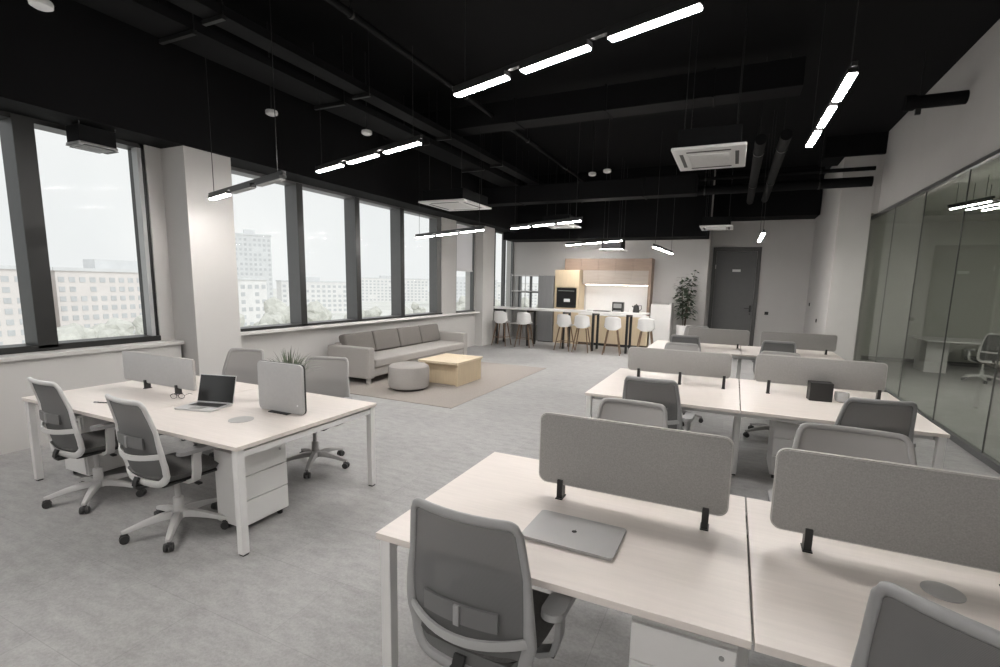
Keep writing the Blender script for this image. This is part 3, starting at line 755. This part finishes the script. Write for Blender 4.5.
bm = NB(); bx(bm, -1.5, 1.05, -.15, .175, 2.24, 2.58); bx(bm, -.92, 1.05, -.15, .155, 1.81, 2.24); obj('body', bm, 'walnut', t)
for i in range(5):
    a = -1.5+i*.524
    pbox('upper_door', a+.002, a+.522, -.17, -.15, 2.24, 2.575, 'walnut', t, .002)
for i in range(4):
    a = -.92+i*.4925
    pbox('lower_door', a+.002, a+.4905, -.175, -.15, 1.812, 2.232, 'taupe_wood', t, .002)
bm = NB(); bx(bm, -.85, 1.05, -.05, -.02, 1.796, 1.808); obj('led_strip', bm, 'led', t)
pbox('end_panel', 1.05, 1.13, -.30, .17, .945, 2.58, 'walnut', t, .002)
t = thing('tall_cabinet', 'tall light oak cabinet with the black built-in oven', 'cabinet', (-4.62, KB-.33, 0))
pbox('body', -.385, .385, -.29, .32, .0, 2.23, 'oak_v', t, .003)
ov = pbox('oven', -.31, .31, -.315, -.28, 1.10, 1.69, 'oven', t, .004)
bm = NB(); cyl(bm, (-.25, -.34, 1.60), (.25, -.34, 1.60), .008, seg=8); obj('oven_handle', bm, 'steel', ov)
bm = NB(); bx(bm, -.07, .12, -.3175, -.3150, 1.27, 1.36); obj('oven_label', bm, 'sign', ov)
pbox('upper_door', -.38, .38, -.31, -.29, 1.71, 2.22, 'oak_v', t, .003)
pbox('lower_door', -.38, .38, -.31, -.29, .08, 1.08, 'oak_v', t, .003)
t = thing('fridge', 'steel grey fridge standing left of the tall oak cabinet', 'fridge', (-5.28, KB-.33, 0))
pbox('body', -.26, .25, -.30, .32, .02, 2.05, 'fridge', t, .006)
pbox('door', -.255, .245, -.335, -.30, .03, 2.04, 'fridge', t, .006)
bm = NB(); cyl(bm, (-.21, -.37, .9), (-.21, -.37, 1.5), .01, seg=8); obj('handle', bm, 'steel', t)
for z in (0.0,):
    bm = NB(); bx(bm, -.24, .23, -.27, .30, 0, .022); obj('foot', bm, 'black_plastic', t)
# vertical blinds / tall pale panels left of the fridge
t = thing('shelving_rack', 'white open shelving rack in the corner left of the fridge', 'shelf', (-6.05, KB-.25, 0))
for z in (.5, 1.0, 1.55, 2.05): pbox('shelf', -.50, .48, -.2, .2, z-.015, z+.015, 'white_metal', t, .002)
for x in (-.50, -.02, .46):
    for y in (-.2, .18): pbox('post', x, x+.02, y, y+.02, 0, 2.1, 'alu', t, .001)

# bar table
t = thing('bar_table', 'long white-topped bar table on black legs in front of the kitchen', 'table', (-4.28, 13.15, 0))
bm = NB(); bx(bm, -2.32, 2.25, -.34, .34, 1.035, 1.085, .006); obj('tabletop', bm, 'stone', t)
for x in (-2.1, -1.1, -.02, .82, 1.74):
    bm = NB()
    for y in (-.28, .24): bx(bm, x, x+.06, y, y+.06, 0, 1.035)
    bx(bm, x, x+.06, -.24, .26, .97, 1.035)
    obj('leg_frame', bm, 'black_metal', t)
# stools
def make_stool(label):
    t = thing('bar_stool', label, 'stool', group='white shell bar stools along the bar table')
    bm = NB(); nu, nv = 14, 14; rows = []
    for j in range(nv+1):
        v = j/nv; r = []
        for i in range(nu+1):
            u = -1+2*i/nu
            if v < .5:
                q = v/.5; y = .19-.36*q; w = .19+.03*q; z = .66-.015*math.sin(q*PI)+.10*abs(u)**3*(.3+.7*q); x = u*w
            else:
                q = (v-.5)/.5; w = .22-.025*q; ang = u*R(70); y = -.17-.05*q+.10*abs(u)**2.2; z = .66+.34*q*(1-.14*abs(u)**4)+.10*abs(u)**3*(1-q); x = u*w
                z -= .015*(1-q)
            r.append(bm.verts.new((x, y, z)))
        rows.append(r)
    for A, B in zip(rows, rows[1:]):
        for i in range(nu): bm.faces.new((A[i], A[i+1], B[i+1], B[i]))
    so = obj('seat_shell', bm, 'white_plastic', t, 60)
    md = so.modifiers.new('thickness', 'SOLIDIFY'); md.thickness = .014
    for sx in (-1, 1):
        for sy in (-1, 1):
            bm = NB(); cyl(bm, (sx*.22, sy*.20-.01, 0), (sx*.12, sy*.11, .64), .012, .019, 10); obj('leg', bm, 'stool_leg', t, True)
    bm = NB(); c = [(sx*.185, sy*.168-.01, .24) for sx, sy in ((-1, -1), (1, -1), (1, 1), (-1, 1))]
    for a, b in zip(c, c[1:]+c[:1]): cyl(bm, a, b, .007, seg=8)
    obj('foot_ring', bm, 'stool_leg', t, True)
    return t
names = [('white bar stool under the left end of the bar table, nearest the window', -6.05, 12.62), ('white bar stool second from the window end of the bar table', -5.35, 12.66),
         ('white bar stool standing straight below the black oven', -4.13, 12.62), ('white bar stool just left of the middle black table leg', -3.63, 12.58),
         ('white bar stool between the two right-hand black table legs', -2.80, 12.52), ('white bar stool at the right end of the bar table', -1.98, 12.72)]
st = None
for i, (lb, x, y) in enumerate(names):
    if st is None: st = make_stool(lb); st.location = (x, y, 0)
    else: dup(st, (x, y, 0), R((-4, 5, -6, 3, 8, 2)[i]), lb)
# items on the bar
t = thing('coffee_machine', 'dark coffee machine on the bar table, left of the kettle', 'coffee machine', (-2.86, 13.30, 1.085))
pbox('body', -.15, .15, -.08, .10, .0, .26, 'black_plastic', t, .01); pbox('front_panel', -.11, .11, -.09, -.08, .10, .22, 'steel', t, .003)
pbox('drip_tray', -.10, .10, -.16, -.08, .0, .03, 'steel', t, .003)
t = thing('kettle', 'black electric kettle at the right end of the bar table', 'kettle', (-2.36, 13.25, 1.085))
bm = NB(); lathe(bm, [(.085, 0), (.09, .02), (.075, .14), (.06, .19), (.02, .21), (.015, .23), (.001, .23)], 20); obj('body', bm, 'black_plastic', t, True)
bm = NB(); sweep(bm, [(.06, 0, .18), (.13, 0, .19), (.14, 0, .10), (.085, 0, .04)], circ(.01, 8), False, (0, 1, 0)); obj('handle', bm, 'black_plastic', t, True)
bm = NB(); sweep(bm, [(-.06, 0, .13), (-.11, 0, .17)], circ(.014, 8), False, (0, 1, 0)); obj('spout', bm, 'black_plastic', t, True)
bm = NB(); lathe(bm, [(.03, 0), (.04, .01), (.042, .09), (.038, .09), (.036, .012), (.001, .01)], 16)
tag(obj('cup', bm, 'white_plastic', None, True, (-2.52, 13.05, 1.085)), 'white cup on the bar table in front of the kettle', 'cup')
bm = NB(); lathe(bm, [(.05, 0), (.10, .04), (.095, .045), (.05, .01), (.001, .008)], 20)
tag(obj('bowl', bm, 'white_plastic', None, True, (-3.62, 13.15, 1.085)), 'small white bowl on the bar table right of the oven', 'bowl')
bm = NB(); bx(bm, -.22, .22, -.13, .13, 0, .02, .006)
tag(obj('serving_tray', bm, 'black_plastic', None, False, (-3.25, 13.1, 1.085)), 'flat dark tray on the bar table left of the coffee machine', 'tray')
# low white partition and pier
bm = NB(); bx(bm, -2.10, -1.60, 14.05, 14.5, 0, 1.30, .008); bx(bm, -1.60, -1.54, 13.98, 14.52, 0, 1.34, .005)
tag(obj('low_partition', bm, 'wall_white'), 'low white partition between the kitchen and the tall plant', 'partition')

# tall plant
t = thing('potted_tree', 'tall dark leafy plant in a white pot by the grey back wall', 'plant', (-1.20, 14.2, 0))
bm = NB(); lathe(bm, [(.15, 0), (.17, .02), (.20, .70), (.20, .74), (.185, .74), (.18, .70), (.001, .69)], 28); obj('pot', bm, 'pot', t, True)
bm = NB(); lathe(bm, [(.178, .695), (.12, .71), (.001, .715)], 20); obj('soil', bm, 'soil', t)
leaves = NB(); stems = NB()
for s in range(5):
    a = s*1.3; tx, ty = .16*math.cos(a), .16*math.sin(a); hh = (1.5, 1.25, 1.1, 1.35, .95)[s]
    pts = [(tx*q**1.3+.03*math.cos(a), ty*q**1.3+.03*math.sin(a), .70+hh*q) for q in [k/6 for k in range(7)]]
    sweep(stems, pts, lambda i: circ(.012-.0014*i, 6), False, (1, .3, 0))
    for k in range(120):
        q = rnd.uniform(.22, 1.0); c = Vector((tx*q**1.3, ty*q**1.3, .70+hh*q))
        b = rnd.random()*2*PI; reach = rnd.uniform(.05, .26)*(1.1-.45*q); d_ = Vector((math.cos(b), math.sin(b), rnd.uniform(-.2, .5)))
        c = c+d_*reach; ln = rnd.uniform(.10, .18); w = ln*.27; n_ = d_.cross(Vector((0, 0, 1))).normalized()
        dd = (d_+Vector((0, 0, rnd.uniform(-.8, .1)))).normalized()
        p = [c, c+dd*ln*.4+n_*w, c+dd*ln, c+dd*ln*.4-n_*w]
        leaves.faces.new([leaves.verts.new(x) for x in p])
obj('stem', stems, 'bark', t, True); obj('foliage', leaves, 'leaf', t)

# ------------------------------------------------------------------ lamps
def track(label, p0, p1, z, lit=(1, 1, 1), susp=True, m='lamp', s=.06, zc=ZC):
    p0 = Vector((p0[0], p0[1])); p1 = Vector((p1[0], p1[1])); d = p1-p0; L_ = d.length; a = math.atan2(d.y, d.x)
    c = (p0+p1)/2
    t = thing('linear_track_light', label, 'ceiling light', (c.x, c.y, z), a)
    pbox('track_housing', -L_/2-.04, L_/2+.04, -.018, .018, .03, .062, 'black_metal', t, .002)
    seg = L_/3
    for i in range(3):
        x0 = -L_/2+i*seg+(seg*.0 if i == 0 else seg*.10); x1 = -L_/2+(i+1)*seg-(seg*.10 if i < 2 else 0)
        if i == 0: x1 = x0+seg*.84
        if i == 2: x0 = x1-seg*.84
        if i == 1: x0 = -seg*.42; x1 = seg*.42
        bm = NB(); bx(bm, x0-.006, x1+.006, -s/2-.004, s/2+.004, -.002, .03, .002)
        for q in (-1, 1): bx(bm, x0-.006, x1+.006, q*(s/2+.001)-.002, q*(s/2+.001)+.002, -.008, -.002)
        h = obj('lamp_module', bm, 'black_metal', t)
        bm = NB()
        bx(bm, x0, x1, -s/2+.001, s/2-.001, -.019, -.003, .005)
        obj('diffuser', bm, m if lit[i] else 'board', h)
    if susp:
        for x in (-L_/2+.1, L_/2-.1):
            bm = NB(); cyl(bm, (x, 0, .06), (x, 0, zc-z), .004, seg=6); obj('suspension_rod', bm, 'black_metal', t)
    return t
track('long lit track light at top centre, the largest in view', (-2.19, 3.63), (-.29, 3.02), 3.30)
track('lit track light left of centre above the sofa side', (-5.14, 5.0), (-3.07, 4.35), 3.20, zc=4.148)
track('lit track light high on the right near the glass wall', (.635, 4.30), (.60, 6.2), 3.30)
track('track light beside the first column, only its window end lit', (-5.83, 3.98), (-3.97, 3.42), 2.72, lit=(1, 0, 0), m='lamp_side')
track('track light hanging low before the fourth window pane', (-6.15, 8.62), (-4.06, 7.62), 2.70, m='lamp_side')
track('lit track light over the lounge, nearer of the two middle ones', (-4.42, 9.62), (-2.66, 8.77), 2.95)
track('lit track light right above the bar table', (-4.55, 13.78), (-2.72, 12.58), 2.93)
track('lit track light before the kitchen wall, right of the wood cabinets', (-1.62, 10.75), (-1.50, 12.9), 2.62)
track('small lit track light in front of the dark door', (.40, 10.2), (.40, 11.9), 2.80)
# added tracks out of view, brightening the near part of the room
track('added track light over the near part of the room, above and behind the camera', (-2.3, -1.2), (-.4, -1.8), 3.30)
track('added track light over the near left part of the room, out of view', (-5.4, .9), (-3.5, .3), 3.30, zc=4.148)
track('added track light over the near right part of the room, out of view', (.9, -3.0), (.88, -1.2), 3.30)

# meeting room lamps and furniture
for i, (x, y) in enumerate(((3.15, 9.8), (3.4, 9.95), (3.65, 10.1))):
    track(('nearest', 'middle', 'farthest')[i]+' of three short parallel lamps behind the glass wall', (x-.12, y+.35), (x+.12, y-.35), 3.12, s=.03, zc=3.5)
for i, (x, y) in enumerate(((6.2, 6.0), (6.6, 10.5))):  # added unseen lamps that brighten the meeting room
    track('added long lamp deep in the meeting room, '+('near' if i == 0 else 'far')+' side', (x, y-.9), (x, y+.9), 3.15, zc=3.5)
t = thing('meeting_table', 'white table in the meeting room behind the glass wall', 'table', (5.15, 14.1, 0))
pbox('tabletop', -1.2, 1.2, -.62, .62, .71, .74, 'white_plastic', t, .003)
for x in (-1.1, .75): pbox('side_panel', x, x+.4, -.35, .35, .0, .70, 'white_metal', t, .003)
dup(cl, (4.75, 12.9, 0), R(15), 'task chair nearest the glass in the meeting room', GN)
dup(cl, (5.5, 12.8, 0), R(-20), 'task chair farther from the glass in the meeting room', GN)

# ------------------------------------------------------------------ ceiling services
def cassette(label, x0, x1, y0, y1, z, white=True, h=.24):
    t = thing('air_conditioner', label, 'air conditioner', ((x0+x1)/2, (y0+y1)/2, z))
    w, d = (x1-x0)/2, (y1-y0)/2
    pbox('body', -w+.06, w-.06, -d+.06, d-.06, .03, h, 'black_duct', t, .005)
    m = 'white_plastic' if white else 'black_duct'
    e_ = 0 if white else .05
    pbox('panel', -w+e_, w-e_, -d+e_, d-e_, 0, .035, 'white_plastic' if white else 'steel', t, .012, 3)
    bm = NB()
    for i in range(9):
        y = -d*.5+i*d/8
        bx(bm, -w*.55, w*.55, y-.006, y+.006, -.010, .0)
    bx(bm, -w*.6, -w*.57, -d*.55, d*.55, -.008, 0); bx(bm, w*.57, w*.6, -d*.55, d*.55, -.008, 0)
    obj('grille', bm, 'white_plastic' if white else 'alu', t)
    bm = NB()
    for s in (-1, 1):
        bx(bm, -w*.6, w*.6, s*d*.74-.02, s*d*.74+.02, -.003, .002); bx(bm, s*w*.76-.02, s*w*.76+.02, -d*.6, d*.6, -.003, .002)
    obj('air_slot', bm, 'black_plastic', t)
    for sx in (-1, 1):
        for sy in (-1, 1):
            bm = NB(); cyl(bm, (sx*w*.7, sy*d*.7, h), (sx*w*.7, sy*d*.7, ZC-z), .006, seg=6); obj('hanger', bm, 'black_metal', t)
    return t
cassette('white cassette air conditioner under the ceiling right of centre', -.78, .0, 5.95, 7.0, 3.3)
cassette('white cassette air conditioner in front of the windows', -5.75, -4.72, 8.1, 9.25, 3.3)
cassette('white cassette air conditioner above the bar table side', -4.55, -3.75, 11.6, 12.5, 3.25)
cassette('small black air conditioner with white face in front of the wood cabinets', -3.4, -2.75, 13.0, 13.6, 2.72, h=.3)
cassette('white cassette air conditioner high above the tall plant', -.9, -.15, 12.9, 13.8, 3.25)
t = cassette('small black air unit hanging in front of the left window', -6.60, -6.24, 2.86, 3.32, 3.12, white=False, h=.20)

def ypipe(label, name, x, y0, y1, z, r, cat='pipe'):
    t = thing(name, label, cat, (x, y0, z))
    bm = NB(); cyl(bm, (0, 0, 0), (0, y1-y0, 0), r, seg=16); obj('tube', bm, 'black_duct', t, True)
    k = 0; y = .6
    while y < y1-y0:
        bm = NB(); cyl(bm, (0, y, 0), (0, y+.03, 0), r+.008, seg=16); cyl(bm, (0, y+.015, 0), (0, y+.015, ZC-z), .005, seg=6); obj('clip', bm, 'black_metal', t); y += 2.4
    return t
def xpipe(label, name, x0, x1, y, z, r, cat='pipe'):
    t = thing(name, label, cat, (x0, y, z))
    bm = NB(); cyl(bm, (0, 0, 0), (x1-x0, 0, 0), r, seg=16); obj('tube', bm, 'black_duct', t, True)
    x = .4
    while x < x1-x0-.1:
        bm = NB(); cyl(bm, (x, 0, 0), (x+.03, 0, 0), r+.008, seg=16); cyl(bm, (x+.015, 0, 0), (x+.015, 0, ZC-z), .005, seg=6); obj('clip', bm, 'black_metal', t); x += 2.2
    return t
def tray(label, x0, x1, y0, y1, z):
    t = thing('cable_tray', label, 'cable tray', ((x0+x1)/2, y0, z)); w = (x1-x0)/2
    for s in (-1, 1): pbox('side_rail', s*w-.008, s*w+.008, 0, y1-y0, 0, .09, 'black_duct', t, .001)
    bm = NB(); bx(bm, -w, w, 0, y1-y0, 0, .006); obj('tray_base', bm, 'black_duct', t)
    y = .8
    while y < y1-y0:
        bm = NB(); bx(bm, -w-.03, w+.03, y, y+.04, -.045, -.005); cyl(bm, (-w-.02, y+.02, -.03), (-w-.02, y+.02, ZC-z), .005, seg=6); cyl(bm, (w+.02, y+.02, -.03), (w+.02, y+.02, ZC-z), .005, seg=6); obj('bracket', bm, 'black_metal', t); y += 2.0
tray('long black cable tray running the room depth on the left under the ceiling', -5.46, -4.98, -3.5, 14.0, 4.15)
tray('narrow black cable tray right beside the wider left one', -4.78, -4.55, -3.5, 14.0, 4.2)
ypipe('thin black pipe running away under the ceiling between trays and middle duct', 'ceiling_pipe', -3.9, -3.5, 14.0, 4.55, .04)
ypipe('black pipe left of the pair beyond the right air conditioner', 'ceiling_pipe', .16, 7.4, 12.4, 3.72, .07)
ypipe('black pipe right of the pair beyond the right air conditioner', 'ceiling_pipe', .45, 7.4, 12.4, 3.75, .07)
xpipe('thick black pipe crossing in front of the far wall pier', 'ceiling_pipe', -1.2, 2.32, 12.05, 3.95, .10)
xpipe('thin black pipe just above the thick one at the far pier', 'ceiling_pipe', -1.2, 2.34, 12.0, 4.19, .04)
def duct(label, x0, x1, y0, y1, z0, z1):
    t = thing('ceiling_duct', label, 'duct', ((x0+x1)/2, (y0+y1)/2, z0)); w, d = (x1-x0)/2, (y1-y0)/2
    pbox('body', -w, w, -d, d, 0, z1-z0, 'black_duct', t, .01)
    lng = w > d; n_ = int(max(w, d)*2/1.5)
    for i in range(1, n_+1):
        q = -max(w, d)+i*1.5-.2
        if lng: pbox('flange', q, q+.03, -d-.015, d+.015, -.015, z1-z0+.015, 'black_duct', t, .002)
        else: pbox('flange', -w-.015, w+.015, q, q+.03, -.015, z1-z0+.015, 'black_duct', t, .002)
duct('wide black duct crossing the ceiling above the front track light', -4.4, 1.2, 2.15, 2.6, 4.25, 4.6)
duct('black duct crossing the ceiling over the lounge', -6.3, .6, 7.6, 8.0, 4.4, 4.75)
duct('black soffit duct over the bar table', -6.3, -.9, 11.2, 11.6, 3.75, 4.15)
# stub pipe on the right wall with bracket
t = thing('wall_pipe_stub', 'short black pipe sticking out of the right wall near the ceiling', 'pipe', (XG, 8.6, 4.33))
bm = NB(); cyl(bm, (0, 0, 0), (-.62, 0, .0), .085, .085, 18); cyl(bm, (-.55, 0, 0), (-.66, 0, 0), .10, .10, 18); obj('tube', bm, 'black_duct', t, True)
bm = NB(); cyl(bm, (-.5, 0, .05), (-.5, 0, .64), .006, seg=6); bx(bm, -.53, -.47, -.02, .02, -.16, -.06); obj('hanger', bm, 'black_metal', t)
# smoke detectors / speakers
def detector(label, x, y, z=4.3, r=.075):
    t = thing('smoke_detector', label, 'smoke detector', (x, y, z), 0, 'white round detectors under the black ceiling')
    bm = NB(); lathe(bm, [(r*.6, -.045), (r*.95, -.03), (r, -.0), (r*.9, .015), (.001, .015)], 20); obj('head', bm, 'white_plastic', t, True)
    bm = NB(); cyl(bm, (0, 0, .014), (0, 0, ZC-z), .008, seg=8); obj('stem', bm, 'black_metal', t)
for lb, x, y, z in (('white round detector in the top left corner of the ceiling', -5.0, 2.16, 3.83), ('white round detector on the ceiling above the first column', -5.6, 4.7, 3.9), ('white round detector above the left track light', -5.0, 5.8, 3.9),
                 ('left one of the two white detectors near the ceiling centre', -2.65, 9.4, 3.9), ('right one of the two white detectors near the ceiling centre', -2.30, 9.15, 3.88)):
    detector(lb, x, y, z)

# ------------------------------------------------------------------ camera
f, pitch, roll, yaw = 483.2234, 8.24, 1.2727, 24.4087
cx, cy = 511.4426, 353.674
cam = bpy.data.cameras.new('camera'); co = bpy.data.objects.new('camera', cam); col.objects.link(co)
cam.sensor_width = 36; cam.lens = f*36/1000; cam.clip_end = 2000; cam.clip_start = .05
cam.shift_x = -(cx-500)/1000; cam.shift_y = (cy-333.5)/1000
th, pi_, ro = R(yaw), R(pitch), R(roll)
fw = Vector((-math.sin(th)*math.cos(pi_), math.cos(th)*math.cos(pi_), -math.sin(pi_)))
rt = Vector((math.cos(th), math.sin(th), 0)); up = rt.cross(fw)
r2 = rt*math.cos(ro)+up*math.sin(ro); u2 = -rt*math.sin(ro)+up*math.cos(ro)
m = Matrix((r2, u2, -fw)).transposed().to_4x4(); m.translation = Vector((0, 0, 1.7792))
co.matrix_world = m
scn.camera = co

# ------------------------------------------------------------------ world & colour
w = bpy.data.worlds.new('overcast'); scn.world = w; w.use_nodes = True
nt = w.node_tree; bg = nt.nodes['Background']
tc = nt.nodes.new('ShaderNodeTexCoord'); nz = nt.nodes.new('ShaderNodeTexNoise'); nz.inputs['Scale'].default_value = 3.0; nz.inputs['Detail'].default_value = 5
cr = nt.nodes.new('ShaderNodeValToRGB'); cr.color_ramp.elements[0].color = (.80, .81, .82, 1); cr.color_ramp.elements[1].color = (.90, .90, .90, 1)
cr.color_ramp.elements[0].position = .3; cr.color_ramp.elements[1].position = .7
nt.links.new(tc.outputs['Generated'], nz.inputs['Vector']); nt.links.new(nz.outputs['Fac'], cr.inputs['Fac']); nt.links.new(cr.outputs['Color'], bg.inputs['Color'])
bg.inputs['Strength'].default_value = 1.08
scn.view_settings.view_transform = 'Standard'; scn.view_settings.look = 'None'
scn.view_settings.exposure = 0; scn.view_settings.gamma = 1; scn.view_settings.use_curve_mapping = False
scn.cycles.use_denoising = True
scn.cycles.max_bounces = 8; scn.cycles.transparent_max_bounces = 16
scn.cycles.sample_clamp_indirect = 8
